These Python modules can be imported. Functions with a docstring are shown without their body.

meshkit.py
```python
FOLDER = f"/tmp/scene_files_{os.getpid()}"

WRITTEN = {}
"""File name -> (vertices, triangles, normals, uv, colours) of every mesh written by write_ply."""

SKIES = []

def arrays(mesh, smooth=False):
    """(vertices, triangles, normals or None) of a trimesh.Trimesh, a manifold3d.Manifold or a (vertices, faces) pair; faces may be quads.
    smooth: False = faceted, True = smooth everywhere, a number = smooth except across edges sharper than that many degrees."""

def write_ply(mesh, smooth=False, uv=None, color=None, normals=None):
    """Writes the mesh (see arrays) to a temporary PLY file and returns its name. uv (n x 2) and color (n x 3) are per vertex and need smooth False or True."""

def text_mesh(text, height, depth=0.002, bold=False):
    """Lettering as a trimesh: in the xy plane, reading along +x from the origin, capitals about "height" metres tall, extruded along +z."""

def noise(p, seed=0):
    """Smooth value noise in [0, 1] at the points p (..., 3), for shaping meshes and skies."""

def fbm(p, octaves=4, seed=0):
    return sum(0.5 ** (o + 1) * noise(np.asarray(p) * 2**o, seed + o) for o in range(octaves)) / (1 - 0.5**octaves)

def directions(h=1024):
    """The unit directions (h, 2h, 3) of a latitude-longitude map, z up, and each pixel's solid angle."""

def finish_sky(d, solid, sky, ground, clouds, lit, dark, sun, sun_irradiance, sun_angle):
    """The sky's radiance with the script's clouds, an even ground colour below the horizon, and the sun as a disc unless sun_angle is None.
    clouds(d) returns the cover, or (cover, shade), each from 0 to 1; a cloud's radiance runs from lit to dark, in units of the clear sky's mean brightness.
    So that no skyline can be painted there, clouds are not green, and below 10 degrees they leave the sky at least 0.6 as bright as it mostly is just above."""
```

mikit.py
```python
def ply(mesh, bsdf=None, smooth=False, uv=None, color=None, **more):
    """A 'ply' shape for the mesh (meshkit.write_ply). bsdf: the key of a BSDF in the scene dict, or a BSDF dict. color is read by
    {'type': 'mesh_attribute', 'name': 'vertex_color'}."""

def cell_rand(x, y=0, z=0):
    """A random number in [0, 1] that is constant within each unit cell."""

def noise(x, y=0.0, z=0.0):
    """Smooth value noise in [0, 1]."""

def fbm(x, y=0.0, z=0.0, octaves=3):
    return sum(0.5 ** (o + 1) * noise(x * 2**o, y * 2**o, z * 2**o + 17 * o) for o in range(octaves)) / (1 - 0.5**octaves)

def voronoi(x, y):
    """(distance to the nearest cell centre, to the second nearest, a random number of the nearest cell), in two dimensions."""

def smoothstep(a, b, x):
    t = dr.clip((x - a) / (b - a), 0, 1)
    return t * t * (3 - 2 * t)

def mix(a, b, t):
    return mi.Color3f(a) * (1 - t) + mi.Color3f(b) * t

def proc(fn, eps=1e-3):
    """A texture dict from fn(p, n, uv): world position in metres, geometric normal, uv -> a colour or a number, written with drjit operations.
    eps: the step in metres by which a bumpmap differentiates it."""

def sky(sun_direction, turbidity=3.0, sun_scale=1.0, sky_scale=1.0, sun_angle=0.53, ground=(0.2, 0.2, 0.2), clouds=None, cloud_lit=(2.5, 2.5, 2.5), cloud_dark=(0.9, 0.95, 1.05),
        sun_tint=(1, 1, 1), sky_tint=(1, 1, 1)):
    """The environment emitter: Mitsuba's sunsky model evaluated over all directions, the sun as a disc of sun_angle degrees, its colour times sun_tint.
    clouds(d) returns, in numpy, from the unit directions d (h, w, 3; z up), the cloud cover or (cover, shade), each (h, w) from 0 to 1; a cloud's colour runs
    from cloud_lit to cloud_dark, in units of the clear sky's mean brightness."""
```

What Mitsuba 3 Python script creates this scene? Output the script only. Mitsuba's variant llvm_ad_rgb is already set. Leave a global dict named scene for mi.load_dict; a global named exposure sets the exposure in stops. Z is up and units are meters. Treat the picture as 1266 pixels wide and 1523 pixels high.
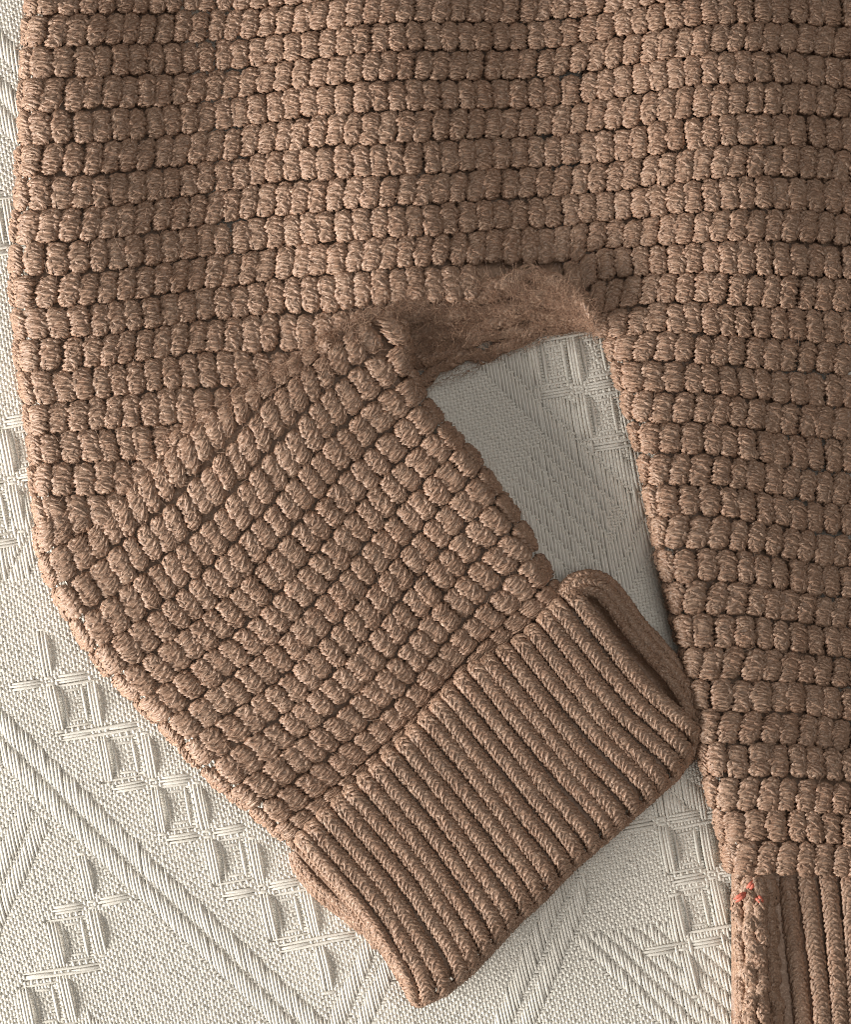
import math
import numpy as np
import mitsuba as mi
import drjit as dr
import mikit
from mikit import noise, fbm, mix, smoothstep
from meshkit import fbm as nfbm, noise as nnoise
from scipy.interpolate import CubicSpline, RectBivariateSpline
from scipy.ndimage import label as nd_label
import shapely
from shapely.geometry import Polygon, LineString

T = mi.ScalarTransform4f
S = 1.85e-4            # metres per plan unit (the plan is measured in units of 0.185 mm on the blanket)
HC = 3000.0            # height of the camera over the blanket, plan units
CX, CY = 633.0, 761.5
scene, labels = {}, {}

# ------------------------------------------------------------------ camera, lamps, exposure
scene['camera'] = {'type': 'perspective', 'fov': math.degrees(2 * math.atan(633.0 / HC)), 'fov_axis': 'x', 'near_clip': 0.02, 'far_clip': 50.0,
                   'to_world': T().look_at(origin=[0, 0, HC * S], target=[0, 0, 0], up=[0, 1, 0])}


def soft_lamp(centre, target, w, h, rgb):
    return {'type': 'rectangle', 'to_world': T().look_at(origin=centre, target=target, up=[0, 0, 1]) @ T().scale([w / 2, h / 2, 1]),
            'emitter': {'type': 'area', 'radiance': {'type': 'rgb', 'value': rgb}}, 'bsdf': {'type': 'diffuse', 'reflectance': {'type': 'rgb', 'value': 0.0}}}


scene['unseen_window_light'] = soft_lamp([-0.85, -0.34, 0.27], [0, 0, 0], 0.9, 0.36, [11.2, 10.8, 10.1])  # unseen window, out of view, placed to light everything from low left
scene['added_ambient_panel'] = {**soft_lamp([0.45, 0.35, 2.3], [0, 0, 0], 1.6, 1.6, [1.2, 1.17, 1.11])}  # added overhead fill panel, stands in for ambient light of the room
labels['unseen_window_light'] = {'label': 'unseen pale window light, out of view, placed to light the sweater from the left', 'category': 'window light'}
labels['added_ambient_panel'] = {'label': 'added wide square glowing panel high above the blanket, out of view, standing in for ambient room light', 'category': 'ambient panel'}
exposure = 1.1

# ------------------------------------------------------------------ materials


def yarn_colour(p, n, uv):
    q = p * (1.0 / S)
    f = noise(q.x * 0.42, q.y * 0.42, q.z * 0.42)          # ply of the yarn
    g = noise(q.x * 0.06 + 9, q.y * 0.06, q.z * 0.06)       # stitch to stitch dye
    h = noise(q.x * 0.5 + 31, q.y * 0.5, q.z * 0.5 + 7)     # heather: paler fibres spun in
    c = mix((0.335, 0.199, 0.133), (0.328, 0.212, 0.148), g) * (0.66 + 0.52 * f + 0.12 * g)
    return mix(c, (0.53, 0.385, 0.29), 0.62 * smoothstep(0.60, 0.82, h))


def cotton_colour(p, n, uv):
    q = p * (1.0 / S)
    f = noise(q.x * 0.5, q.y * 0.35, q.z * 0.4)
    return mix((0.67, 0.63, 0.565), (0.75, 0.717, 0.655), f)


scene['brown_yarn'] = {'type': 'twosided', 'bsdf': {'type': 'principled', 'base_color': mikit.proc(yarn_colour), 'roughness': 0.5, 'specular': 0.42, 'sheen': 0.3, 'sheen_tint': 0.6}}
scene['white_cotton'] = {'type': 'twosided', 'bsdf': {'type': 'principled', 'base_color': mikit.proc(cotton_colour), 'roughness': 0.75, 'specular': 0.3, 'sheen': 0.2}}
scene['red_thread'] = {'type': 'twosided', 'bsdf': {'type': 'principled', 'base_color': {'type': 'rgb', 'value': [0.60, 0.15, 0.10]}, 'roughness': 0.6}}

# ------------------------------------------------------------------ helpers


def world(P):
    """plan (x right, y down, z up, as measured in a straight-down view) -> metres"""
    P = np.asarray(P, float)
    k = (HC - P[..., 2]) / HC
    return np.stack([(P[..., 0] - CX) * k * S, (CY - P[..., 1]) * k * S, P[..., 2] * S], -1)


used = {}


def put(key, V, F, mat, smooth=True, kind=None, label=None, numbered=True):
    if numbered:
        n = used.get(key, 0)
        used[key] = n + 1
        if n:
            key = f'{key}_{n:03d}'
    V = np.asarray(V, float).reshape(-1, 3)
    scene[key] = mikit.ply((world(V), F[:, ::-1]), mat, smooth=smooth)
    if kind or label:
        labels[key] = {**({'kind': kind} if kind else {}), **({'label': label} if label else {})}
    return key


class Joined:
    def __init__(self):
        self.v, self.f, self.n = [], [], 0

    def add(self, V, F):
        self.v.append(V.reshape(-1, 3))
        self.f.append(F + self.n)
        self.n += len(self.v[-1])

    def out(self):
        return np.vstack(self.v), np.vstack(self.f)


def grid_faces(a, b, wrap=False):
    i, j = np.meshgrid(np.arange(a - 1), np.arange(b if wrap else b - 1), indexing='ij')
    j2 = (j + 1) % b
    q = np.stack([i * b + j, i * b + j2, (i + 1) * b + j2, (i + 1) * b + j], -1).reshape(-1, 4)
    return np.vstack([q[:, [0, 1, 2]], q[:, [0, 2, 3]]])


class Edge:
    """A polyline with the fabric on one side of it (side = +1: to the left when walking along it on the y-down plan)."""

    def __init__(self, pts, side):
        self.p = np.array(pts, float)
        self.a, self.d = self.p[:-1], self.p[1:] - self.p[:-1]
        self.l = np.linalg.norm(self.d, axis=1)
        self.d = self.d / self.l[:, None]
        self.n = np.stack([self.d[:, 1], -self.d[:, 0]], 1) * side

    def query(self, x, y):
        P = np.stack([x, y], -1)[..., None, :]
        rel = P - self.a
        t = np.clip((rel * self.d).sum(-1), 0, self.l)
        q = self.a + t[..., None] * self.d
        e = P - q
        dist = np.linalg.norm(e, axis=-1)
        k = dist.argmin(-1)[..., None]
        side = np.take_along_axis((rel * self.n).sum(-1), k, -1)[..., 0]
        dist = np.take_along_axis(dist, k, -1)[..., 0]
        q = np.take_along_axis(q, k[..., None], -2)[..., 0, :]
        n = self.n[k[..., 0]]
        d = np.where(side >= 0, dist, -dist)
        ee = np.stack([x, y], -1) - q
        u = np.where(dist[..., None] > 0.5, ee / np.maximum(dist, 1e-6)[..., None] * np.sign(np.where(d == 0, 1, d))[..., None], n)
        return d, q, u

    def roll(self, x, y, z, w, blend=None):
        """bends the sheet down round a radius w along this edge"""
        d, q, u = self.query(x, y)
        if callable(w):
            w = w(q)
        lim = w * math.pi / 2
        phi = np.clip((lim - d) / w, 0, 2.6)
        off = np.where(d < lim, w * (1 - np.sin(phi)), d - lim + w)
        k = 1.0 if blend is None else blend(q)
        zz = z - k * np.where(d < lim, w * (1 - np.cos(phi)), 0)
        far = np.maximum(60, 2.2 * w)
        move = d < lim + far
        # points far inside keep their place: the shift by (lim - w) fades out over 60 units
        fade = np.clip(1 - (d - lim) / far, 0, 1)
        off = np.where(d < lim, off, d - (lim - w) * fade)
        X = np.where(move, q[..., 0] + u[..., 0] * off, x)
        Y = np.where(move, q[..., 1] + u[..., 1] * off, y)
        if blend is not None:
            X, Y = x + (X - x) * k, y + (Y - y) * k
            zz = np.where((lim - d > 2.75 * w) & (k > 0.4), -60.0, zz)
        else:
            zz = np.where(lim - d > 2.75 * w, -60.0, zz)
        return X, Y, zz, d


THICK = 50.0           # top of a sleeve lying flat

# ------------------------------------------------------------------ knit stitch prototypes


def make_proto(rng):
    """one popcorn stitch of the chunky knit: two columns of slanted yarn loops wound round a soft core, in (u, v, w); w in plan units"""
    J = Joined()
    H = 10.0

    bow = rng.normal(0, 0.03)
    seed = rng.uniform(0, 50)

    def surf(th, v, lift=0.0):
        a = np.clip(1 - np.abs(1.92 * v) ** 6.0, 0.0, 1) ** 0.6
        lump = 1 + 0.07 * np.sin(9 * v + seed) + 0.04 * np.sin(17 * v + 2 * seed)
        return np.stack([bow * np.cos(math.pi * v) + (0.455 + lift / 26) * a * lump * np.sign(np.sin(th)) * np.abs(np.sin(th)) ** 0.62, v, (H * (0.25 + 0.75 * a) * lump + lift) * np.sign(np.cos(th)) * np.abs(np.cos(th)) ** 0.62 * (0.6 + 0.4 * a) - 1.0], -1)

    nv, nt = 7, 7
    vv, tt = np.meshgrid(np.linspace(-0.48, 0.48, nv), np.linspace(-1.75, 1.75, nt), indexing='ij')
    J.add(surf(tt, vv, -1.4), grid_faces(nv, nt))
    sc = np.array([26.0, 45.0, 1.0])
    for side in (-1, 1):
        K = 8
        for k in range(K):
            for part in (0, 1, 2):
                v0 = -0.53 + 1.04 * (k + (0, 0.5, 0.15)[part] + 0.5) / K + rng.normal(0, 0.022)
                slope = (0.13, 0.16, 0.10)[part] + rng.normal(0, 0.07)
                t = np.linspace(0, 1, 4)
                lo, hi = ((-0.30, 0.52), (0.32, 1.12), (0.95, 1.75))[part]
                th = side * (lo + rng.normal(0, 0.12) + (hi - lo + rng.normal(0, 0.1)) * t)
                v = np.clip(v0 + slope * (t - 0.5), -0.51, 0.51)
                c = surf(th, v, rng.normal(0, 0.55))
                cm = c * sc
                tan = np.gradient(cm, axis=0)
                tan /= np.linalg.norm(tan, axis=1, keepdims=True) + 1e-9
                out = np.stack([np.sin(th), 0 * th, np.cos(th)], -1)
                b = np.cross(tan, out)
                b /= np.linalg.norm(b, axis=1, keepdims=True) + 1e-9
                nn = np.cross(b, tan)
                rad = (2.6 + rng.normal(0, 0.35)) * np.array([0.45, 1.05, 1.05, 0.4])
                off = np.array([-1.0, 0.0, 1.0])
                up = np.array([-0.55, 0.62, -0.55])
                end = np.array([-0.7, 0.15, 0.15, -0.7])
                ring = cm[:, None] + rad[:, None, None] * off[None, :, None] * b[:, None] + (2.9 * up[None, :, None] + end[:, None, None]) * nn[:, None]
                J.add(ring / sc, grid_faces(4, 3))
    return J.out()


prng = np.random.default_rng(5)
PROTO = [make_proto(prng) for _ in range(10)]
HB = 0.6


def lag(s):
    s = s / HB
    return np.stack([s * (s - 1) / 2, 1 - s * s, s * (s + 1) / 2], -1), np.stack([(2 * s - 1) / 2, -2 * s, (2 * s + 1) / 2], -1) / HB


def place_stitches(Ffun, c0, r0, lean, rng, size=(1.13, 0.975)):
    """meshes of knit stitches at fabric coordinates (c0, r0) of the sheet Ffun"""
    c0, r0, lean = (np.asarray(a, float) for a in (c0, r0, lean))
    g = np.array([-HB, 0, HB])
    U, V = np.meshgrid(g, g, indexing='ij')
    C = c0[:, None, None] + U + lean[:, None, None] * V
    R = r0[:, None, None] + V + 0 * U
    ctrl = np.stack(Ffun(C, R), -1)                      # n,3,3,3
    Nc = np.cross(ctrl[:, 1, 2] - ctrl[:, 1, 0], ctrl[:, 2, 1] - ctrl[:, 0, 1])
    flip = np.sign(np.median(Nc[:, 2]))
    meshes = []
    for i in range(len(c0)):
        pv, pf = PROTO[rng.integers(len(PROTO))]
        u, v, w = pv[:, 0], pv[:, 1], pv[:, 2].copy()
        if rng.random() < 0.5:
            u = -u
            pf = pf[:, ::-1]
        su, sv = size[0] * rng.normal(1, 0.035), size[1] * rng.normal(1, 0.025)
        u, v = u * su, v * sv
        K = ctrl[i].copy()
        wid, hei = np.linalg.norm(K[2, 1] - K[0, 1]), np.linalg.norm(K[1, 2] - K[1, 0])
        su_, sv_ = K[2, 1] - K[0, 1], K[1, 2] - K[1, 0]
        if np.linalg.norm(np.cross(su_, sv_)) < 0.5 * wid * hei or wid > 60 or hei > 110:
            meshes.append(None)
            continue
        if wid > 36:
            K = K[1:2] + (K - K[1:2]) * (36 / wid)
        if hei > 66:
            K = K[:, 1:2] + (K - K[:, 1:2]) * (66 / hei)
        a, da = lag(u)
        b, db = lag(v)
        P = np.einsum('na,nb,abk->nk', a, b, K)
        Pu = np.einsum('na,nb,abk->nk', da, b, K)
        Pv = np.einsum('na,nb,abk->nk', a, db, K)
        N = np.cross(Pv, Pu)
        N *= flip / (np.linalg.norm(N, axis=1, keepdims=True) + 1e-9)
        P = P + N * (w * rng.normal(1.0, 0.06))[:, None]
        meshes.append((P, pf))
    return meshes


# ------------------------------------------------------------------ body sheet: rows of the knit as they lie
XN = [30, 113, 275, 350, 425, 530, 620, 780, 850, 925, 1005, 1080, 1186, 1255, 1300]
ROWS = {
    1: [50, 46, 43, 36, 33, 18, 14, 14, 8, 0, -20, -27, -26, -24, -22], 2: [96, 92, 88, 80, 74, 58, 54, 55, 44, 33, 21, 14, 17, 20, 23],
    3: [146, 142, 132, 121, 116, 99, 99, 97, 86, 77, 62, 55, 61, 62, 64], 4: [194, 190, 177, 166, 159, 143, 143, 138, 134, 125, 108, 102, 103, 108, 111],
    5: [241, 237, 222, 214, 204, 188, 190, 183, 179, 168, 154, 149, 150, 154, 157], 6: [291, 287, 270, 259, 248, 237, 237, 229, 225, 218, 204, 196, 196, 203, 206],
    7: [338, 335, 317, 306, 298, 285, 286, 273, 269, 263, 250, 240, 241, 248, 252], 8: [388, 385, 364, 354, 345, 334, 331, 317, 312, 306, 295, 290, 290, 295, 298],
    9: [433, 430, 407, 401, 393, 381, 378, 361, 353, 345, 342, 335, 337, 343, 346], 10: [481, 479, 458, 450, 440, 426, 416, 402, 394, 389, 386, 383, 386, 389, 392],
    11: [527, 525, 503, 497, 487, 473, 462, 446, 438, 432, 432, 431, 434, 438, 441], 12: [576, 574, 552, 544, 534, 520, 508, 488, 478, 472, 471, 475, 482, 487, 490],
    13: [622, 619, 595, 585, 578, 566, 553, 530, 519, 513, 515, 522, 532, 537, 540], 14: [668, 665, 640, 630, 622, 610, 598, 574, 565, 559, 559, 568, 579, 584, 587],
    15: [714, 712, 682, 672, 664, 655, 643, 618, 608, 602, 603, 612, 625, 631, 634], 16: [757, 753, 722, 712, 705, 700, 690, 664, 654, 649, 650, 656, 672, 679, 683],
    17: [803, 797, 768, 758, 750, 745, 737, 712, 702, 696, 694, 703, 721, 728, 732],
    18: [0] * 10 + [743, 746, 766, 772, 776], 19: [0] * 10 + [790, 792, 812, 819, 823], 20: [0] * 10 + [840, 840, 860, 866, 869], 21: [0] * 10 + [888, 889, 904, 912, 915],
    22: [0] * 10 + [938, 938, 947, 959, 963], 23: [0] * 10 + [981, 983, 994, 1003, 1007], 24: [0] * 10 + [1031, 1032, 1039, 1050, 1054], 25: [0] * 10 + [1081, 1081, 1086, 1095, 1099],
    26: [0] * 10 + [1128, 1129, 1132, 1138, 1141], 27: [0] * 10 + [1174, 1175, 1181, 1185, 1188], 28: [0] * 10 + [1226, 1227, 1228, 1234, 1237], 29: [0] * 10 + [1273, 1274, 1276, 1281, 1284]}
for r in range(18, 30):
    ROWS[r][:10] = [ROWS[r][10] + (a - ROWS[17][10]) * 0.3 for a in ROWS[17][:10]]
for r in (0, -1, -2):
    ROWS[r] = [a - 46 for a in ROWS[r + 1]]
for r in (30, 31):
    ROWS[r] = [a + 47 for a in ROWS[r - 1]]
RK = sorted(ROWS)
YS = RectBivariateSpline(RK, XN, np.array([ROWS[r] for r in RK], float), kx=3, ky=3, s=len(RK) * len(XN) * 2.0)

LEFT = [(50, -90), (47, -20), (44, 10), (38, 80), (35, 150), (33, 220), (26, 300), (20, 390), (21, 440), (26, 500), (32, 560), (42, 610), (48, 660), (51, 720), (55, 780), (62, 830), (74, 862), (91, 895),
        (110, 933), (138, 970), (174, 1016), (214, 1051), (259, 1098), (291, 1130), (314, 1157), (352, 1187), (383, 1211), (430, 1248), (470, 1280)]
TORSO = [(820, 455), (868, 470), (893, 488), (907, 515), (920, 560), (940, 630), (957, 690), (968, 750), (983, 830), (998, 900), (1018, 970), (1036, 1050), (1044, 1110), (1058, 1180), (1074, 1240), (1084, 1290), (1092, 1345)]
left_edge = Edge(LEFT, 1)
LX = np.array(LEFT, float)[:18]


def sstep(a, b, x):
    t = np.clip((x - a) / (b - a), 0, 1)
    return t * t * (3 - 2 * t)


def body_height(x, y):
    top = 1 - sstep(330, 680, y)
    wave = 22 * np.cos(2 * math.pi * (x - 60 - 0.10 * y) / 505) * np.where(x > 1000, np.maximum(top, 0.3), top)
    k = sstep(880, 1060, x) * sstep(380, 540, y)
    side = -44 * np.clip((x - 1010) / 260, 0, 1.2) * k * (1 - sstep(1080, 1180, y))
    bulge = 22 * k * np.exp(-((y - 1165) / np.where(y < 1165, 330, 95)) ** 2)
    d, q, _ = crest_line.query(x, y)
    end = np.clip((q[..., 0] - 570) / 60, 0, 1) * np.clip((890 - q[..., 0]) / 40, 0, 1)
    rim = 26 * end * np.where(d > 0, np.exp(-(d / 20) ** 2), np.exp(-(d / 36) ** 2))
    return THICK + wave + side + bulge + rim + 6 * (nfbm(np.stack([x / 170, y / 170, 0 * x], -1), 3, 3) - 0.5)


PITCH = 25.9


def F_body(c, r):
    yy = YS.ev(r, 33 + PITCH * c)
    anchor = np.interp(yy, LX[:, 1], LX[:, 0])
    k = np.clip(1 - c / 18, 0, 1)
    x = 33 + (anchor - 33) * k * k + PITCH * c
    x = x + 5 * (nnoise(np.stack([c / 6, r / 3.0, 0 * c], -1), 7) - 0.5)
    y = YS.ev(r, x) + 3.0 * (nnoise(np.stack([c / 2.5, r * 1.0, 0 * c + 4], -1), 8) - 0.5)
    z = body_height(x, y)
    x, y, z, _ = left_edge.roll(x, y, z, 22)
    x, y, z, _ = torso_edge.roll(x, y, z, lambda q: 25 + 19 * (1 - sstep(845, 895, q[..., 0])))
    return x, y, z


LOWER = [(560, 575), (596, 590), (630, 570), (660, 556), (705, 540), (752, 522), (805, 502), (850, 488), (885, 490)]
CREST = [(560, 470), (600, 455), (655, 437), (724, 418), (793, 411), (835, 420), (868, 445), (893, 488)]
RIDGE = [(-60, 770), (60, 774), (110, 768), (150, 752), (180, 725), (215, 690), (260, 650), (320, 612), (380, 577), (440, 541), (500, 500), (545, 474), (575, 463), (597, 474)]
HOLE = Polygon(LOWER + TORSO[3:] + [(1092, 1345), (1092, 1700), (-200, 1700), (-200, 792), (100, 792)] + [(a, b + 75) for a, b in RIDGE[5:12]])
shapely.prepare(HOLE)
torso_edge = Edge([(-300, 1010), (95, 945), (260, 765), (440, 632), (540, 580)] + LOWER[1:] + TORSO[3:], 1)
crest_line = Edge(CREST, 1)


def inside(poly, x, y):
    return shapely.contains_xy(poly, x, y)


# ------------------------------------------------------------------ lower sleeve sheet (folded back over the body)
BR = {
    -1: [(420, 1262), (457, 1240), (500, 1212), (560, 1160), (620, 1100), (670, 1045), (715, 1000), (770, 965), (800, 945), (850, 905)],
    0: [(400, 1240), (430, 1228), (457, 1211), (497, 1185), (548, 1144), (610, 1088), (660, 1030), (705, 982), (761, 937), (783, 918), (822, 885)],
    1: [(362, 1228), (390, 1212), (414, 1197), (466, 1166), (506, 1138), (544, 1112), (600, 1058), (648, 1004), (690, 958), (723, 925), (761, 882), (800, 850)],
    2: [(328, 1206), (365, 1182), (397, 1161), (442, 1126), (483, 1097), (537, 1056), (596, 1000), (634, 953), (662, 920), (702, 877), (733, 837), (782, 798)],
    3: [(285, 1182), (325, 1160), (355, 1142), (402, 1102), (442, 1071), (478, 1046), (540, 993), (600, 922), (643, 873), (695, 811), (716, 795), (752, 762)],
    4: [(252, 1140), (295, 1114), (331, 1093), (381, 1062), (438, 1017), (490, 972), (532, 935), (572, 892), (619, 823), (655, 783), (700, 743), (728, 715)],
    5: [(215, 1115), (262, 1088), (291, 1071), (338, 1036), (376, 1005), (412, 977), (455, 943), (494, 909), (527, 871), (565, 822), (617, 757), (662, 724), (702, 682)],
    6: [(190, 1074), (235, 1047), (274, 1026), (315, 996), (364, 961), (397, 932), (433, 901), (466, 866), (506, 821), (539, 778), (580, 726), (619, 695), (672, 648)],
    7: [(155, 1040), (205, 1012), (240, 989), (272, 966), (312, 938), (352, 906), (407, 852), (442, 816), (480, 776), (513, 735), (545, 700), (585, 662), (650, 606)],
    8: [(125, 1000), (175, 972), (210, 950), (250, 922), (290, 896), (330, 860), (369, 821), (412, 773), (456, 724), (494, 689), (520, 664), (556, 622), (625, 572)],
    9: [(92, 960), (140, 935), (175, 912), (210, 888), (250, 860), (290, 826), (333, 783), (375, 741), (420, 691), (478, 632), (505, 607), (530, 582), (610, 530)],
    10: [(62, 918), (108, 892), (140, 870), (175, 848), (215, 820), (255, 787), (300, 744), (345, 700), (385, 660), (440, 603), (470, 578), (500, 555), (590, 496)],
    11: [(32, 868), (75, 850), (110, 830), (145, 805), (185, 775), (225, 743), (268, 705), (310, 668), (350, 632), (410, 575), (445, 548), (480, 524), (575, 462)],
    12: [(15, 822), (62, 805), (98, 787), (130, 765), (165, 738), (205, 702), (245, 668), (285, 632), (325, 598), (385, 545), (425, 516), (460, 494), (555, 432)],
    13: [(5, 775), (50, 760), (88, 742), (120, 722), (155, 697), (192, 662), (230, 628), (268, 594), (305, 562), (365, 512), (405, 484), (440, 462), (535, 402)],
    14: [(-5, 730), (40, 715), (78, 697), (110, 678), (142, 655), (178, 622), (215, 590), (252, 556), (290, 524), (350, 476), (390, 450), (425, 430), (520, 370)]}
BK = sorted(BR)
NSMP = 44
ARC = 26.0
bgrid = []
for k in BK:
    p = np.array(BR[k], float)
    s = np.concatenate([[0], np.cumsum(np.linalg.norm(np.diff(p, axis=0), axis=1))])
    cs = CubicSpline(s, p)
    ss = np.linspace(0, s[-1], 60)
    q = cs(ss)
    # smooth the hand measured row a little
    for _ in range(6):
        q[1:-1] = 0.5 * q[1:-1] + 0.25 * (q[:-2] + q[2:])
    L = np.concatenate([[0], np.cumsum(np.linalg.norm(np.diff(q, axis=0), axis=1))])
    d, _, _ = left_edge.query(q[:, 0], q[:, 1])
    start = np.interp(0, d[:20], L[:20])                     # where the row passes the left outline
    at = start + np.linspace(-40, 1000, NSMP) 
    e0, e1 = q[3] - q[0], q[-1] - q[-5]
    e0, e1 = e0 / np.linalg.norm(e0), e1 / np.linalg.norm(e1)
    pts = np.stack([np.interp(at, L, q[:, 0]), np.interp(at, L, q[:, 1])], -1)
    pts = np.where((at < 0)[:, None], q[0] + at[:, None] * e0, pts)
    pts = np.where((at > L[-1])[:, None], q[-1] + (at - L[-1])[:, None] * e1, pts)
    bgrid.append(pts)
bgrid = np.array(bgrid)
CB = (np.linspace(-40, 1000, NSMP)) / ARC
BXS = RectBivariateSpline(BK, CB, bgrid[..., 0], kx=3, ky=3, s=bgrid[..., 0].size * 2.0)
BYS = RectBivariateSpline(BK, CB, bgrid[..., 1], kx=3, ky=3, s=bgrid[..., 1].size * 2.0)
REDGE = [(545, 474), (575, 463), (597, 474), (606, 500), (609, 535), (613, 563), (635, 601), (673, 644), (711, 686), (726, 709), (761, 757), (787, 797), (811, 847), (832, 885), (870, 950)]
ridge_edge, right_edge = Edge(RIDGE, -1), Edge(REDGE, -1)


def sleeve_height(x, y):
    d, q, _ = ridge_edge.query(x, y)
    t = np.clip((q[..., 0] - 110) / 300, 0, 1)
    t = t * t * (3 - 2 * t)
    hump = 42 * t * np.exp(-(np.maximum(d, 0) / 170) ** 2) + 12 * np.clip((x + y - 1250) / 250, 0, 1)
    hollow = -12 * sstep(-150, 0, (y - 1245) + (x - 450) * 0.87 - 0) - 8 * np.exp(-(((x - 560) / 90) ** 2 + ((y - 800) / 110) ** 2))
    return THICK + 2 + hump + hollow + 6 * (nfbm(np.stack([x / 140, y / 140, 0 * x + 9], -1), 3, 5) - 0.5)


def F_sleeve(c, r):
    c2 = c + 0.25 * (nnoise(np.stack([c / 5, r / 2.5, 0 * c], -1), 11) - 0.5)
    r2 = r + 0.06 * (nnoise(np.stack([c / 2.2, r / 1.0, 0 * c], -1), 12) - 0.5)
    x, y = BXS.ev(r2, c2), BYS.ev(r2, c2)
    z = sleeve_height(x, y)
    x, y, z, _ = left_edge.roll(x, y, z, 22)
    x, y, z, _ = right_edge.roll(x, y, z, 24)
    x, y, z, _ = ridge_edge.roll(x, y, z, 28, lambda q: np.clip((q[..., 0] - 110) / 110, 0, 1))
    return x, y, z


# ------------------------------------------------------------------ build the stitches
rng = np.random.default_rng(11)


def collect(Ffun, cells, test):
    """fabric cells (c, r, lean) of which the middle passes the test(x, y, z)"""
    a = np.array(cells, float)
    x, y, z = Ffun(a[:, 0], a[:, 1])
    ok = test(x, y, z, a)
    return a[ok], np.stack([x, y, z], -1)[ok]


cells = []
for r in range(-1, 30):
    for c in range(-2, 51):
        odd = r % 2
        lean = (-0.17 if odd else 0.12) + rng.normal(0, 0.05)
        cells.append((c + (0.05 if odd else 0.52) + rng.normal(0, 0.03), r + rng.normal(0, 0.02), lean))


def body_test(x, y, z, a):
    ok = (x > -40) & (x < 1310) & (y > -50) & (y < 1305) & (z > 6)
    d, q, _ = crest_line.query(x, y)
    wall = (d < 3) & (x > 588) & (x < 880) & (y < 600)
    return ok & ~inside(HOLE, x, y) & ~wall


body_cells, body_pos = collect(F_body, cells, body_test)

cells = []
for r in range(-1, 15):
    for c in range(-2, 34):
        cells.append((c + (0.5 if r % 2 else 0.0) + rng.normal(0, 0.03), r + rng.normal(0, 0.02), 0.05 + rng.normal(0, 0.07)))
SLEEVE = Polygon([(a, b - 0) for a, b in RIDGE] + REDGE[3:] + [(870, 950), (480, 1275), (433, 1251)] + LEFT[27:14:-1])
SLEEVE = SLEEVE.buffer(14)
shapely.prepare(SLEEVE)


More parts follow.
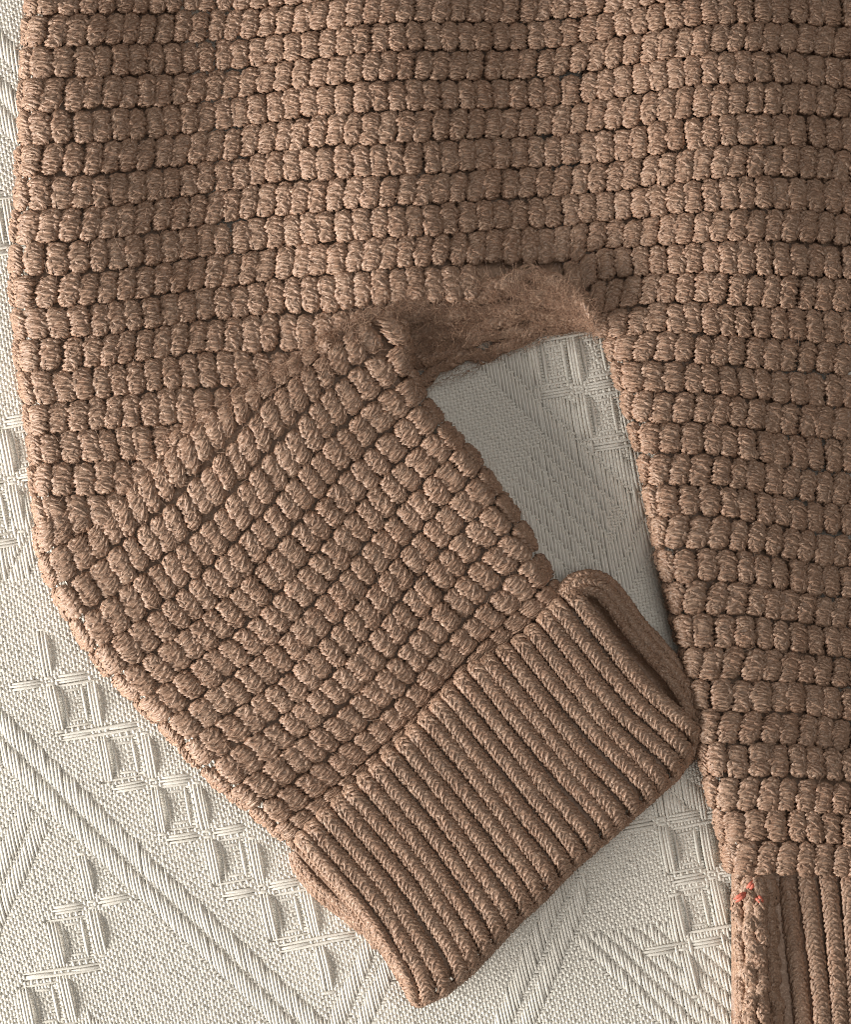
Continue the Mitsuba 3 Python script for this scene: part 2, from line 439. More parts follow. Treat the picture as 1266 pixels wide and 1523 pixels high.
def sleeve_test(x, y, z, a):
    low = (y - 1270) + (x - 450) * 0.95 < 40               # hidden under the cuff
    dr_, _, _ = ridge_edge.query(x, y)
    over = (z > THICK - 14) | (dr_ > 12)
    return inside(SLEEVE, x, y) & (z > 6) & low & over


sleeve_cells, sleeve_pos = collect(F_sleeve, cells, sleeve_test)


def in_frame(P):
    return (P[:, 0] > -15) & (P[:, 0] < 1281) & (P[:, 1] > -25) & (P[:, 1] < 1540)


def emit(prefix, meshes, pos, limit):
    """the first `limit` in view become parts of their own; the rest one part"""
    view = in_frame(pos)
    order = np.argsort(-(view * 1000 + pos[:, 2]), kind='stable')
    single = set(order[:limit].tolist())
    J = Joined()
    for i, m in enumerate(meshes):
        if m is None:
            continue
        V, F = m
        if i in single and view[i]:
            put(f'{prefix}__knit_stitch', V, F, 'brown_yarn')
        else:
            J.add(V, F)
    if J.n:
        V, F = J.out()
        put(f'{prefix}__knit_fabric', V, F, 'brown_yarn', kind='stuff')


emit('sweater__body', place_stitches(F_body, *body_cells.T, rng), body_pos, 300)
emit('sweater__sleeve', place_stitches(F_sleeve, *sleeve_cells.T, rng, size=(1.16, 0.95)), sleeve_pos, 300)


def sheet(Ffun, c, r, keep, lower):
    C, R = np.meshgrid(c, r, indexing='ij')
    P = np.stack(Ffun(C, R), -1)
    e = 0.05
    du = np.stack(Ffun(C + e, R), -1) - np.stack(Ffun(C - e, R), -1)
    dv = np.stack(Ffun(C, R + e), -1) - np.stack(Ffun(C, R - e), -1)
    N = np.cross(dv, du)
    N /= np.linalg.norm(N, axis=-1, keepdims=True) + 1e-9
    P = P - N * lower * np.sign(np.median(N[..., 2]))
    F = grid_faces(len(c), len(r))
    ok = keep(P[..., 0], P[..., 1], P[..., 2]).ravel()
    F = F[ok[F].all(1)]
    u, inv = np.unique(F, return_inverse=True)
    return P.reshape(-1, 3)[u], inv.reshape(-1, 3)


V, F = sheet(F_body, np.arange(-2.5, 50.5, 0.34), np.arange(-2, 29.8, 0.4), lambda x, y, z: ~inside(HOLE, x, y) & (z > 10) & (y < 1322), 20.0)
put('sweater__body', V, F, 'brown_yarn')
V, F = sheet(F_sleeve, np.arange(-2.5, 34, 0.34), np.arange(-1, 14.3, 0.33), lambda x, y, z: inside(SLEEVE, x, y) & (z > 10), 20.0)
put('sweater__sleeve', V, F, 'brown_yarn')

# ------------------------------------------------------------------ loose fibres standing off the yarn


def fibres(P, N, rng, length=(10, 30), rad=0.33, lift=0.75):
    """thin curved hairs rooted at P, leaning away from the surface normal N"""
    n = len(P)
    t = np.linspace(0, 1, 5)
    d = rng.normal(0, 1, (n, 3))
    d = d - (d * N).sum(1, keepdims=True) * N * 0.9
    d /= np.linalg.norm(d, axis=1, keepdims=True) + 1e-9
    L = rng.uniform(*length, n)[:, None, None]
    curl = rng.normal(0, 0.5, (n, 3))
    c = P[:, None] + L * (d[:, None] * t[None, :, None] + N[:, None] * (lift * rng.uniform(0.3, 1, (n, 1, 1))) * (t - 0.75 * t * t)[None, :, None] + curl[:, None] * (t * t)[None, :, None] * 0.6)
    tan = np.gradient(c, axis=1)
    tan /= np.linalg.norm(tan, axis=-1, keepdims=True) + 1e-9
    b = np.cross(tan, np.array([0.3, 0.2, 0.93]))
    b /= np.linalg.norm(b, axis=-1, keepdims=True) + 1e-9
    m = np.cross(tan, b)
    ang = np.arange(3) * 2 * math.pi / 3
    r = rad * (1 - 0.6 * t)
    ring = c[:, :, None] + r[None, :, None, None] * (np.cos(ang)[:, None] * b[:, :, None] + np.sin(ang)[:, None] * m[:, :, None])
    gf = grid_faces(5, 3, True)
    return ring.reshape(-1, 3), (gf[None] + (np.arange(n) * 15)[:, None, None]).reshape(-1, 3)


def surface_points(Ffun, c, r):
    e = 0.05
    P = np.stack(Ffun(c, r), -1)
    du = np.stack(Ffun(c + e, r), -1) - np.stack(Ffun(c - e, r), -1)
    dv = np.stack(Ffun(c, r + e), -1) - np.stack(Ffun(c, r - e), -1)
    N = np.cross(dv, du)
    N /= np.linalg.norm(N, axis=-1, keepdims=True) + 1e-9
    return P, N * np.sign(np.median(N[:, 2]))


frng = np.random.default_rng(77)
c, r = frng.uniform(-1, 33, 60000), frng.uniform(-1, 14.2, 60000)
P, N = surface_points(F_sleeve, c, r)
dd, qq, _ = ridge_edge.query(P[:, 0], P[:, 1])
near = np.exp(-np.maximum(dd - 4, 0) / 26) * np.clip((P[:, 0] - 170) / 200, 0.0, 1)
keep = inside(SLEEVE, P[:, 0], P[:, 1]) & (P[:, 2] > 12) & (frng.random(len(P)) < 0.012 + 0.36 * near)
V, F = fibres(P[keep] + N[keep] * 9, N[keep], frng)
put('sweater__sleeve__loose_fibre', V, F, 'brown_yarn', kind='stuff')
c, r = frng.uniform(-2, 50, 50000), frng.uniform(-1, 29.5, 50000)
P, N = surface_points(F_body, c, r)
d1, _, _ = left_edge.query(P[:, 0], P[:, 1])
d2, _, _ = torso_edge.query(P[:, 0], P[:, 1])
keep = ~inside(HOLE, P[:, 0], P[:, 1]) & (P[:, 2] > 8) & (frng.random(len(P)) < 0.05 + 0.3 * np.exp(-np.abs(d1) / 14) + np.where(P[:, 0] < 900, 0.9, 0.2) * np.exp(-np.abs(d2) / np.where(P[:, 0] < 900, 55, 16)))
V, F = fibres(P[keep] + N[keep] * 8, N[keep], frng, length=(7, 22), rad=0.36)
put('sweater__body__loose_fibre', V, F, 'brown_yarn', kind='stuff')

# ------------------------------------------------------------------ ribbing


def normals_of(Ffun, a, b, e=0.004):
    du = np.stack(Ffun(a + e, b), -1) - np.stack(Ffun(a - e, b), -1)
    dv = np.stack(Ffun(a, b + e), -1) - np.stack(Ffun(a, b - e), -1)
    N = np.cross(du, dv)
    N /= np.linalg.norm(N, axis=-1, keepdims=True) + 1e-9
    return N * np.sign(np.median(N[..., 2]) or 1)


def chain(path, normal, width, rng, pitch=9.0, rad=2.8, height=7.0):
    """a column of knit V stitches along a path (n x 3): two rows of slanted loops, as one mesh"""
    seg = np.linalg.norm(np.diff(path, axis=0), axis=1)
    s = np.concatenate([[0], np.cumsum(seg)])
    n = max(3, int(s[-1] / pitch))
    J = Joined()
    at = lambda q: np.stack([np.interp(q, s, path[:, k]) for k in range(3)], -1)  # noqa: E731
    nat = lambda q: np.stack([np.interp(q, s, normal[:, k]) for k in range(3)], -1)  # noqa: E731
    m = max(6, n // 2)
    qs = np.linspace(0, s[-1], m)
    P, N = at(qs), nat(qs)
    tan = np.gradient(P, axis=0)
    tan /= np.linalg.norm(tan, axis=1, keepdims=True)
    B = np.cross(tan, N)
    th = np.linspace(-1.9, 1.9, 7)
    core = P[:, None] + (width * 0.38) * np.sin(th)[None, :, None] * B[:, None] + (height * np.cos(th) - 2.5)[None, :, None] * N[:, None]
    J.add(core, grid_faces(m, 7))
    k = np.arange(n)
    t = np.linspace(0, 1, 4)
    for side in (-1, 1):
        for lo, hi, sh, sl in ((-0.2, 0.62, 0.0, 0.9), (0.45, 1.15, 0.5, 1.1), (1.0, 1.75, 0.2, 0.9)):
            q0 = (k + 0.5 + sh) * s[-1] / n + rng.normal(0, 0.8, n)
            q = np.clip(q0[:, None] + pitch * (sl + rng.normal(0, 0.3, n))[:, None] * (t - 0.5)[None], 0, s[-1])
            th = side * (lo + rng.normal(0, 0.1, n)[:, None] + (hi - lo + rng.normal(0, 0.1, n))[:, None] * t[None])
            P, N = at(q), nat(q)
            e = at(np.clip(q + 0.5, 0, s[-1])) - at(np.clip(q - 0.5, 0, s[-1]))
            e /= np.linalg.norm(e, axis=-1, keepdims=True) + 1e-9
            B = np.cross(e, N)
            lift = rng.normal(0, 0.5, n)[:, None]
            sx = np.sign(np.sin(th)) * np.abs(np.sin(th)) ** 0.75
            cx = np.sign(np.cos(th)) * np.abs(np.cos(th)) ** 0.7
            c = P + ((width * 0.41 + lift) * sx)[..., None] * B + ((height + lift) * cx - 2.0)[..., None] * N
            tn = np.gradient(c, axis=1)
            tn /= np.linalg.norm(tn, axis=-1, keepdims=True) + 1e-9
            o = np.sin(th)[..., None] * B + np.cos(th)[..., None] * N
            b = np.cross(tn, o)
            b /= np.linalg.norm(b, axis=-1, keepdims=True) + 1e-9
            nn = np.cross(b, tn)
            R = rad * (1 + rng.normal(0, 0.12, n))[:, None] * np.array([0.45, 1.05, 1.05, 0.4])[None]
            off, up, end = np.array([-1.0, 0.0, 1.0]), np.array([-0.55, 0.62, -0.55]), np.array([-0.7, 0.15, 0.15, -0.7])
            ring = c[:, :, None] + (R[..., None] * off)[..., None] * b[:, :, None] + (2.4 * up[None, :] + end[:, None])[None, :, :, None] * nn[:, :, None]
            gf = grid_faces(4, 3)
            J.add(ring.reshape(-1, 3), (gf[None] + (np.arange(n) * 12)[:, None, None]).reshape(-1, 3))
    return J.out()


# the rim of the opening: rows of loops seen from the side, running down from the crest to the blanket
wrng = np.random.default_rng(61)
cu = CubicSpline(np.linspace(0, 1, len(CREST)), np.array(CREST, float))
cl = CubicSpline(np.linspace(0, 1, len(LOWER)), np.array(LOWER, float))


def F_rim(t, u):
    a, b = cu(t), cl(np.clip(0.06 + 0.94 * t, 0, 1))
    P = a + (b - a) * u[..., None]
    top = THICK + 26 - 10 * t
    z = top * (1 - np.clip(u, 0, 1) ** 1.5) + 3 - 26 * np.clip(-u, 0, 1)
    return P[..., 0], P[..., 1], z


for k in range(6):
    t = np.linspace(0.03 + wrng.uniform(0, 0.03), 0.97 - wrng.uniform(0, 0.04), 60)
    u = (k + 0.1) / 5.6 + 0.05 * np.sin(t * 19 + 2 * k) + 0.03 * np.sin(t * 43 + k)
    P = np.stack(F_rim(t, u), -1)
    N = normals_of(F_rim, t, u)
    P[:, 2] += 3 * np.sin(t * 30 + 1.7 * k)
    V, F = chain(P, N, 27, wrng, pitch=10.5, rad=3.0, height=8.0)
    V = V + 2.2 * (np.stack([nnoise(V / 7.0, q) for q in (1, 2, 3)], -1) - 0.5)
    put('sweater__sleeve__rim_row', V, F, 'brown_yarn')
t, u = frng.uniform(0.0, 1, 4000), np.abs(frng.normal(0, 0.4, 4000))
t, u = t[u < 1], u[u < 1] - 0.04
P = np.stack(F_rim(t, u), -1)
N = normals_of(F_rim, t, u)
V, F = fibres(P + N * 7, N, frng, length=(8, 24), rad=0.33)
put('sweater__sleeve__loose_fibre', V, F, 'brown_yarn', kind='stuff')

CTOP = np.array([(446, 1262), (485, 1220), (549, 1163), (610, 1106), (660, 1049), (702, 1005), (759, 972), (791, 950), (837, 903), (872, 884)], float)
CBOT = np.array([(606, 1470), (628, 1484), (663, 1473), (702, 1441), (734, 1406), (770, 1367), (809, 1331), (850, 1289), (927, 1223), (968, 1186), (1005, 1153), (1028, 1119), (1042, 1085)], float)


def along(p, n=200):
    s = np.concatenate([[0], np.cumsum(np.linalg.norm(np.diff(p, axis=0), axis=1))])
    q = np.linspace(0, s[-1], n)
    r = np.stack([np.interp(q, s, p[:, 0]), np.interp(q, s, p[:, 1])], -1)
    for _ in range(12):
        r[1:-1] = 0.5 * r[1:-1] + 0.25 * (r[:-2] + r[2:])
    return r


ctop, cbot = along(CTOP), along(CBOT)
CUFF_OUT = Polygon(np.vstack([CTOP, [(900, 880), (960, 955), (1015, 1018), (1038, 1052)], CBOT[::-1], [(579, 1422), (545, 1369), (500, 1318), (446, 1290)]]))
cuff_l = Edge([(425, 1236), (446, 1262), (478, 1297), (512, 1334), (545, 1374), (579, 1424), (607, 1470), (622, 1494)], 1)
cuff_b = Edge([(590, 1478), (622, 1490)] + [tuple(p) for p in CBOT[2:]] + [(1050, 1050)], 1)


def cuff_at(a, b):
    """a across the ribs 0..1, b along them 0..1 -> plan point before the edges are bent down"""
    ab = a + 0.05 * np.sin(math.pi * np.clip(a, 0, 1))
    f = lambda c, t: np.stack([np.interp(t * 199, np.arange(200), c[:, k]) for k in range(2)], -1)  # noqa: E731
    p0, p1 = f(ctop, np.clip(a, 0, 1)), f(cbot, np.clip(ab, 0, 1))
    ext = (a - np.clip(a, 0, 1))[..., None] * 600 * np.array([0.72, -0.69])
    P = p0 + (p1 - p0) * b[..., None] + ext
    bow = 6 * np.sin(math.pi * np.clip(b, 0, 1)) * (1 - 2 * a)
    x, y = P[..., 0] + 0.7 * bow, P[..., 1] - 0.7 * bow
    z = THICK + 42 - 26 * b + 5 * (nnoise(np.stack([x / 110, y / 110, 0 * x], -1), 21) - 0.5) + 4 * np.sin(math.pi * a)
    return x, y, z


def F_cuff(a, b):
    x, y, z = cuff_at(a, b)
    x, y, z, _ = cuff_b.roll(x, y, z, 24)
    x, y, z, _ = cuff_l.roll(x, y, z, 17)
    # top edge: the folded band ends in a thick rounded lip
    lip = np.clip((0.03 - b) / 0.075, 0, 1)
    z = z - 40 * (1 - np.sqrt(np.maximum(1 - lip * lip, 0)))
    return x, y, z


NR = 22
bb = np.linspace(-0.04, 1.05, 70)
rr = np.random.default_rng(23)
NR = 23
fa = np.linspace(-0.11, 0.99, 260)
A_, B_ = np.meshgrid(fa, bb, indexing='ij')
G = np.stack(F_cuff(A_, B_), -1)
low = np.maximum(G[..., 2] - 6, 0) > 0
seg = np.linalg.norm(np.diff(G, axis=0), axis=-1) * (low[1:] & low[:-1])
cum = np.concatenate([np.zeros((1, len(bb))), np.cumsum(seg, axis=0)])
frac = cum / np.maximum(cum[-1:], 1)
# the ribs share the width evenly wherever they run
for k in range(NR):
    want = (k + 0.5 + 0.05 * np.sin(bb * 6 + 2.3 * k) + rr.normal(0, 0.04)) / NR
    a = np.array([np.interp(want[j], frac[:, j], fa) for j in range(len(bb))])
    a[2:-2] = np.convolve(a, np.ones(5) / 5, 'valid')
    P = np.stack(F_cuff(a, bb), -1)
    N = normals_of(F_cuff, a, bb)
    ok = P[:, 2] > 4
    V, F = chain(P[ok], N[ok], 29.5, rr, pitch=7.0, height=8.5, rad=2.4)
    put('sweater__cuff__rib', V, F, 'brown_yarn')
V, F = sheet(lambda a, b: F_cuff(a, b), np.linspace(-0.2, 0.99, 140), np.linspace(-0.05, 1.08, 60), lambda x, y, z: z > -1, 11.0)
put('sweater__cuff', V, F, 'brown_yarn')
# the folded side of the band at the right: a thick soft roll beside a deep groove
SIDE = np.array([(846, 893, 70), (862, 874, 76), (884, 872, 78), (908, 890, 76), (938, 932, 70), (968, 967, 66), (998, 1001, 62), (1021, 1032, 58), (1031, 1060, 54), (1027, 1090, 46), (1010, 1122, 36)], float)
sc = CubicSpline(np.linspace(0, 1, len(SIDE)), SIDE)
path = sc(np.linspace(0, 1, 60))
tn = np.gradient(path, axis=0)
for off, zz, wd in ((-7, 2, 20), (6, -2, 20), (16, -14, 18)):
    side = np.stack([-tn[:, 1], tn[:, 0], 0 * tn[:, 0]], -1)
    side /= np.linalg.norm(side, axis=1, keepdims=True)
    pp = path - side * off + np.array([0, 0, zz - 8.0])
    nn = np.array([0, 0, 1.0]) - side * (off / 22)
    nn /= np.linalg.norm(nn, axis=1, keepdims=True)
    V, F = chain(pp, nn, wd, rr, pitch=7.5, height=9.0, rad=2.5)
    put('sweater__cuff__rib', V, F, 'brown_yarn')
    if off == 16:
        o = np.array([-44, -30, -21, -12, 0, 12, 20, 24])
        h = np.array([-30, -38, -36, -20, -10, -15, -28, -48])
        put('sweater__cuff__band_edge', path[:, None] - side[:, None] * o[None, :, None] + np.stack([0 * o, 0 * o, h], -1)[None], grid_faces(60, 8), 'brown_yarn')

t = np.linspace(0.02, 0.985, 80)
P = np.stack(F_cuff(t, 0 * t + 1.0), -1)
N = normals_of(F_cuff, t, 0 * t + 1.0)
V, F = chain(P + N * 2.0, N, 17.0, rr, pitch=6.5, height=7.0, rad=2.2)
put('sweater__cuff__bound_edge', V, F, 'brown_yarn')
# the under layer of the band, showing beside its left edge
for off, zz, lo, hi in ((-2, 18, 0.04, 0.72), (7, 9, 0.04, 0.60)):
    p = along(np.array([(438, 1256), (446, 1286), (476, 1322), (513, 1350), (545, 1384), (579, 1428), (607, 1473)], float))[int(199 * lo):int(199 * hi)]
    d = np.gradient(p, axis=0)
    d /= np.linalg.norm(d, axis=1, keepdims=True)
    p = p + np.stack([-d[:, 1], d[:, 0]], 1) * off * np.sin(np.linspace(0, 1, len(p)) * math.pi)[:, None] ** 0.5
    n3 = np.stack([-d[:, 1] * 0.5, d[:, 0] * 0.5, 0 * d[:, 0] + 0.85], 1)
    V, F = chain(np.column_stack([p, np.full(len(p), zz - 6.0)]), n3, 22, rr, pitch=8.0, height=8.0, rad=2.4)
    put('sweater__cuff__rib', V, F, 'brown_yarn')

# hem band
HB_X = [(1096, 1104), (1111, 1121), (1128, 1141), (1146, 1160), (1172.5, 1193), (1200, 1222), (1229.5, 1249), (1258, 1276), (1286, 1303)]
for k, (x0, x1) in enumerate(HB_X):
    t = np.linspace(0, 1, 60)
    seam = k < 4
    y = (1300 + 5 * abs(k - 1.5) if seam else 1284) + t * 290
    x = x0 + (x1 - x0) * t * 1.2 + 3 * np.sin(t * 4 + k)
    if seam:
        x = x + 2.5 * np.sin(t * 31 + 2 * k) + 1.5 * np.sin(t * 57 + k)
        z = THICK + (-13, 5, 8, -7)[k] + 3 * np.sin(t * 3 + k) + 2.5 * np.sin(t * 47 + 3 * k) - 6 * np.exp(-t * 25)
    else:
        z = THICK - 6 + 3 * np.sin(t * 3 + k) - 12 * np.exp(-t * 22) - (8 if k == 4 else 0)
    pp = np.stack([x, y, z], -1)
    nn = np.tile([[(-0.8, -0.25, 0.2, 0.5)[k] if seam else 0.0, 0, 1.0]], (60, 1))
    nn /= np.linalg.norm(nn, axis=1, keepdims=True)
    V, F = chain(pp, nn, 25 if seam else 30, rr, pitch=9.0 if seam else 8.0, height=8.5, rad=2.9 if seam else 2.5)
    if seam:
        V = V + 3.0 * (np.stack([nnoise(V / 6.0, q) for q in (1, 2, 3)], -1) - 0.5)
    put('sweater__hem_band__rib', V, F, 'brown_yarn')
gx, gy = np.meshgrid(np.linspace(1088, 1320, 30), np.linspace(1290, 1590, 30), indexing='ij')
gz = THICK - 18 - 28 * np.clip((1100 + (gy - 1318) * 0.05 - gx) / 14, 0, 1) ** 2
put('sweater__hem_band', np.stack([gx, gy, gz], -1), grid_faces(30, 30), 'brown_yarn')

# red sewing stitches at the top of the hem seam: two strands of thread each
for (x0, y0, x1, y1) in ((1093, 1339, 1111, 1327), (1112, 1323, 1124, 1309), (1125, 1331, 1136, 1344)):
    t = np.linspace(0, 1, 11)
    d = np.array([x1 - x0, y1 - y0, 0.0]) / math.hypot(x1 - x0, y1 - y0)
    b = np.cross(d, [0, 0, 1.0])
    J = Joined()
    for o in (-2.6, 2.4):
        c = np.stack([x0 + (x1 - x0) * t, y0 + (y1 - y0) * t, THICK + 12 + 4 * np.sin(math.pi * t)], -1) + b * (o * (1 - 0.3 * t))[:, None]
        ang = np.arange(8) * math.pi / 4
        rad = 2.9 * np.sqrt(np.sin(math.pi * np.clip(t, 0.06, 0.94))) * (1 + 0.08 * np.sin(t * 19 + o))
        ring = c[:, None] + rad[:, None, None] * (np.cos(ang)[None, :, None] * b + 0.8 * np.sin(ang)[None, :, None] * np.array([0, 0, 1.0]))
        J.add(ring.reshape(-1, 3), grid_faces(11, 8, True))
    put('sweater__hem_band__red_stitch', *J.out(), 'red_thread', label='bright red sewing stitch at the top of the hem seam')
labels['sweater'] = {'label': 'chunky brown knitted sweater with one sleeve folded back, lying on the white blanket', 'category': 'sweater'}
labels['sweater__cuff'] = {'label': 'turned up ribbed cuff with slanting ribs'}
labels['sweater__hem_band'] = {'label': 'ribbed hem band with a few red stitches'}

# ------------------------------------------------------------------ woven blanket
PU, PV = 5.0, 4.55
CA, SA = math.cos(math.radians(10)), math.sin(math.radians(10))


def to_uv(x, y):
    return CA * x - SA * y, SA * x + CA * y


U0, U1, V0, V1 = -330.0, 1330.0, -80.0, 1780.0
nu, nv = int((U1 - U0) / PU), int((V1 - V0) / PV)
ui, vj = U0 + (np.arange(nu) + 0.5) * PU, V0 + (np.arange(nv) + 0.5) * PV
UU, VV = np.meshgrid(ui, vj, indexing='ij')
XX, YY = CA * UU + SA * VV, -SA * UU + CA * VV
ii, jj = np.meshgrid(np.arange(nu), np.arange(nv), indexing='ij')
D = ((ii + jj) % 2).astype(int)                      # 1 = warp on top


def band(lo, hi, sign, mask):
    """a diagonal band of long warp floats between the lines v = sign * 1.4 u + lo .. hi"""
    e = VV - sign * 1.4 * UU
    m = (e > lo) & (e < hi - 4.6) & mask
    D[m] = 1
    m = (e >= hi - 4.6) & (e < hi) & mask
    D[m] = 0


zl = (XX < 640) & (YY > 860)
zs = (XX < 640) & (YY <= 860)
zh = (XX >= 640) & (YY < 930)
zr = (XX >= 640) & (YY >= 930)
for lo, hi in ((1293, 1345), (1345, 1398)):
    band(lo, hi, 1, zl)
for lo, hi in ((1869, 1915), (1932, 1978)):
    band(lo, hi, -1, zl & (VV - 1.4 * UU < 1293))
for lo, hi in ((1700, 1748), (1748, 1790)):
    band(lo, hi, 1, zl & (VV + 1.4 * UU > 1300) & (VV + 1.4 * UU < 1869))
band(935, 985, -1, zl & (VV - 1.4 * UU > 1420) & (VV + 1.4 * UU < 1200))
band(985, 1032, -1, zl & (VV - 1.4 * UU > 1420) & (VV + 1.4 * UU < 1200))
for lo, hi in ((604, 655), (655, 706)):
    band(lo, hi, -1, zs)
for lo, hi in ((60, 110), (140, 190), (190, 240)):
    band(lo, hi, 1, zs & (YY < 300))
for lo, hi in ((-287, -232), (-232, -180)):
    band(lo, hi, 1, zh)
tip = (VV - 1.4 * UU > -180) & (VV + 1.4 * UU > 1720)
for k in range(12):
    band(-180 + 34 * k, -180 + 34 * (k + 1), 1, zh & tip & (VV - 1.4 * UU + 0.0 * UU > -180) & (VV + 0.55 * UU > 1160) & (XX < 905))
for lo, hi in ((2010, 2060), (2060, 2110)):
    band(lo, hi, -1, zh & (XX > 880))
for lo, hi in ((190, 245), (245, 300)):
    band(lo, hi, 1, zr)
for lo, hi in ((2250, 2300), (2310, 2355)):
    band(lo, hi, -1, zr & (XX < 870) & (VV - 1.4 * UU > 300))
for k in range(10):
    band(340 + 36 * k, 340 + 36 * (k + 1), 1, zr & (VV > 1520) & (XX > 845))

ZOFF = np.zeros_like(UU)
BAR = np.zeros(UU.shape, int)
NODES = [(76, 1010), (149, 1086), (229, 1164), (307, 1240), (389, 1321), (468, 1398)], [(85, 1445), (133, 1345), (37, 1545)], [(15, 715), (-33, 815), (63, 615)], [(22, 372), (-50, 300), (100, 450)], \
    [(784, 497), (863, 577), (911, 477), (940, 655)], [(1062, 1302), (1110, 1202), (1010, 1405), (1138, 1380), (984, 1222)]
arms = []
bar_no = 0
for chain_nodes in NODES:
    for (x, y) in chain_nodes:
        u, v = to_uv(x, y)
        i0, j0 = int((u - U0) / PU), int((v - V0) / PV)
        if not (14 < i0 < nu - 14 and 18 < j0 < nv - 18):
            continue
        # concentric weave of the squares up-right and down-left of the node
        for (di, dj) in ((0, 0),):
            pass
        arms.append((i0, j0))


def square(i0, j0, wi, hj):
    """concentric little floats inside a square; i0, j0 its middle"""
    I, Jm = ii - i0, jj - j0
    m = (np.abs(I) <= wi) & (np.abs(Jm) <= hj)
    top = np.abs(Jm) / hj > np.abs(I) / wi
    ring = np.where(top, np.abs(Jm), np.abs(I))
    D[m & top] = (ring % 2 == 0).astype(int)[m & top]
    D[m & ~top] = (ring % 2 == 1).astype(int)[m & ~top]
    core = (np.abs(I) <= 1) & (np.abs(Jm) <= 3)
    D[core] = ((ii + jj) % 2)[core]
    ZOFF[m] -= 2.5


for (i0, j0) in arms:
    for (i1, j1) in arms:
        if 9 <= i1 - i0 <= 16 and 15 <= abs(j1 - j0) <= 25:
            square((i0 + i1) // 2, (j0 + j1) // 2, 4, 7)
for (i0, j0) in arms:
    for s in (-1, 1):
        bar_no += 1
        a, b = sorted((j0 + 2 * s, j0 + 16 * s))
        D[i0 - 1:i0 + 2, a:b + 1] = 1
        BAR[i0 - 1:i0 + 2, a:b + 1] = bar_no
        bar_no += 1
        a, b = sorted((i0 + 3 * s, i0 + 11 * s))
        D[a:b + 1, j0 - 1:j0 + 2] = 0
        BAR[a:b + 1, j0 - 1:j0 + 2] = bar_no
    for s in (-1, 1):                                   # binding picks that end the floats
        D[i0 - 1:i0 + 2, j0 + 17 * s] = 0
        D[i0 - 1:i0 + 2, j0 + 1 * s] = 0

body_out = Polygon(LEFT[:16] + RIDGE[2:12] + LOWER[1:] + TORSO[3:] + [(1100, 1345), (1105, 1640), (1400, 1640), (1400, -200), (50, -200)])
cover = shapely.union_all([body_out.buffer(0), SLEEVE.buffer(-14), CUFF_OUT.buffer(0)])
hidden = cover.buffer(-34)
shapely.prepare(hidden)
SHOW = ~inside(hidden, XX, YY) & (XX > -60) & (XX < 1330) & (YY > -60) & (YY < 1590)


def blanket_xy(u, v):
    du = 5 * (nfbm(np.stack([u / 120, v / 120, 0 * u], -1), 2, 31) - 0.5)
    dv = 6 * (nfbm(np.stack([u / 120, v / 120, 0 * u + 5], -1), 2, 32) - 0.5)
    x, y = CA * u + SA * v, -SA * u + CA * v
    # the cloth is pulled a little out of true
    x = x + 0.04 * (y - 1250) * np.clip((y - 1150) / 300, 0, 1)
    z = 9 * (nfbm(np.stack([x / 200, y / 200, 0 * x], -1), 2, 33) - 0.5)
    return x + du, y + dv, z - 4.0


brng = np.random.default_rng(41)


def runs(M, axis):
    """start and stop index of every run of True along the axis -> arrays (line, a, b)"""
    A = M if axis == 1 else M.T
    pad = np.pad(A.astype(np.int8), ((0, 0), (1, 1)))
    d = np.diff(pad, axis=1)
    l0, a = np.nonzero(d == 1)
    _, b = np.nonzero(d == -1)
    return l0, a, b - 1


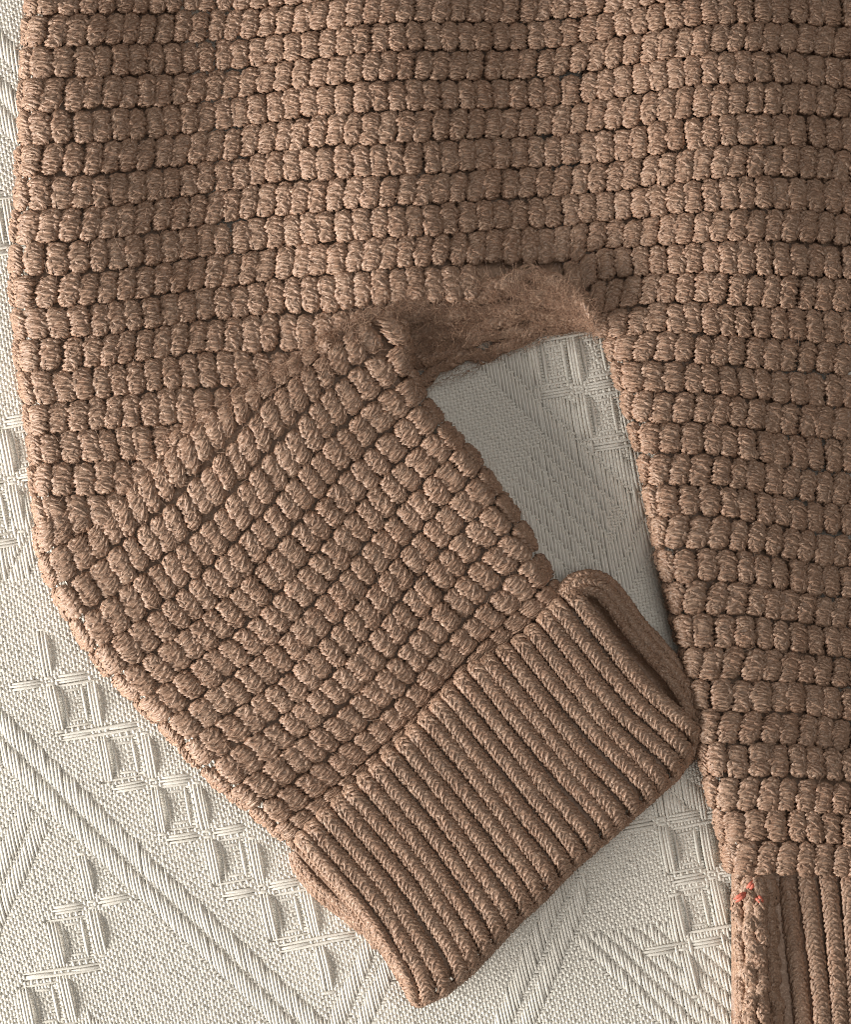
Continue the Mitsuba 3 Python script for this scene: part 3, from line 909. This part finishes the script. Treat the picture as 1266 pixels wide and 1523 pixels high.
def float_mesh(line, a, b, warp, zo, raise_=0.0):
    """yarn floats as half round loops; all with the same number of samples"""
    n = len(line)
    L = (b - a + 1)
    m = 5 if L.max() <= 2 else 9
    t = np.linspace(-1, 1, m)
    pit = PV if warp else PU
    base = V0 if warp else U0
    mid = base + (a + b + 1) / 2 * pit + brng.normal(0, 0.25, n)
    half = L * pit / 2 + 1.5
    s = mid[:, None] + half[:, None] * t[None]
    cross = ((U0 if warp else V0) + (line + 0.5) * (PU if warp else PV) + brng.normal(0, 0.3, n))[:, None] + (0.25 * brng.normal(0, 1, n))[:, None] * t[None]
    wid = ((PU * 0.53 if warp else PV * 0.50) * (1 + brng.normal(0, 0.06, n)))[:, None] * (1 - 0.35 * np.abs(t) ** 3)[None]
    bul = np.where(L < 3, 1.5 if warp else 0.5, 2.1 if warp else 1.4) + 0.1 * np.minimum(L, 14) + raise_
    h = -1.6 + bul[:, None] * (1 - np.abs(t) ** 2.6)[None] + brng.normal(0, 0.25, n)[:, None]
    th = np.linspace(-1.7, 1.7, 5)
    cr = cross[..., None] + wid[..., None] * np.sin(th)
    ss = s[..., None] + 0 * cr
    zz = h[..., None] + (wid[..., None] * 0.85) * np.cos(th) + zo[:, None, None]
    u, v = (cr, ss) if warp else (ss, cr)
    x, y, z = blanket_xy(u, v)
    P = np.stack([x, y, z + zz], -1)
    gf = grid_faces(m, 5)
    if not warp:
        gf = gf[:, ::-1]
    return P.reshape(n, -1, 3), gf


weave = Joined()
nbars = {}
for warp in (True, False):
    M = (D == (1 if warp else 0)) & SHOW
    # bars are cut out so that each is a part
    line, a, b = runs(M, 1 if warp else 0)
    bid = BAR[line, (a + b) // 2] if warp else BAR[(a + b) // 2, line]
    zo = ZOFF[line, (a + b) // 2] if warp else ZOFF[(a + b) // 2, line]
    L = b - a + 1
    for lo, hi in ((1, 2), (3, 400)):
        k = (L >= lo) & (L <= hi) & ((bid == 0) | (L < 5))
        if k.any():
            P, gf = float_mesh(line[k], a[k], b[k], warp, zo[k])
            n = len(P)
            weave.add(P, (gf[None] + (np.arange(n) * P.shape[1])[:, None, None]).reshape(-1, 3))
    k = (bid > 0) & (L >= 5)
    for q in np.unique(bid[k]):
        kk = k & (bid == q)
        P, gf = float_mesh(line[kk], a[kk], b[kk], warp, zo[kk], 2.6 if warp else 0.9)
        n = len(P)
        V, F = P.reshape(-1, 3), (gf[None] + (np.arange(n) * P.shape[1])[:, None, None]).reshape(-1, 3)
        if np.median(V[:, 0]) > -10 and np.median(V[:, 0]) < 1276 and -10 < np.median(V[:, 1]) < 1533:
            put('blanket__raised_bar', V, F, 'white_cotton')
        else:
            weave.add(V, F)
V, F = weave.out()
put('blanket__woven_yarn', V, F, 'white_cotton', kind='stuff')
gu, gv = np.meshgrid(np.linspace(-900, 1900, 180), np.linspace(-600, 2300, 180), indexing='ij')
x, y, z = blanket_xy(gu, gv)
put('blanket', np.stack([x, y, z - 6.0], -1), grid_faces(180, 180)[:, ::-1], 'white_cotton')
labels['blanket'] = {'label': 'off white woven cotton blanket with diagonal bands and raised squares lying under the sweater', 'category': 'blanket'}
print('stitches', len(body_cells), len(sleeve_cells), 'triangles', sum(len(mikit.meshkit.WRITTEN[d['filename']][1]) for d in scene.values() if d.get('type') == 'ply'))
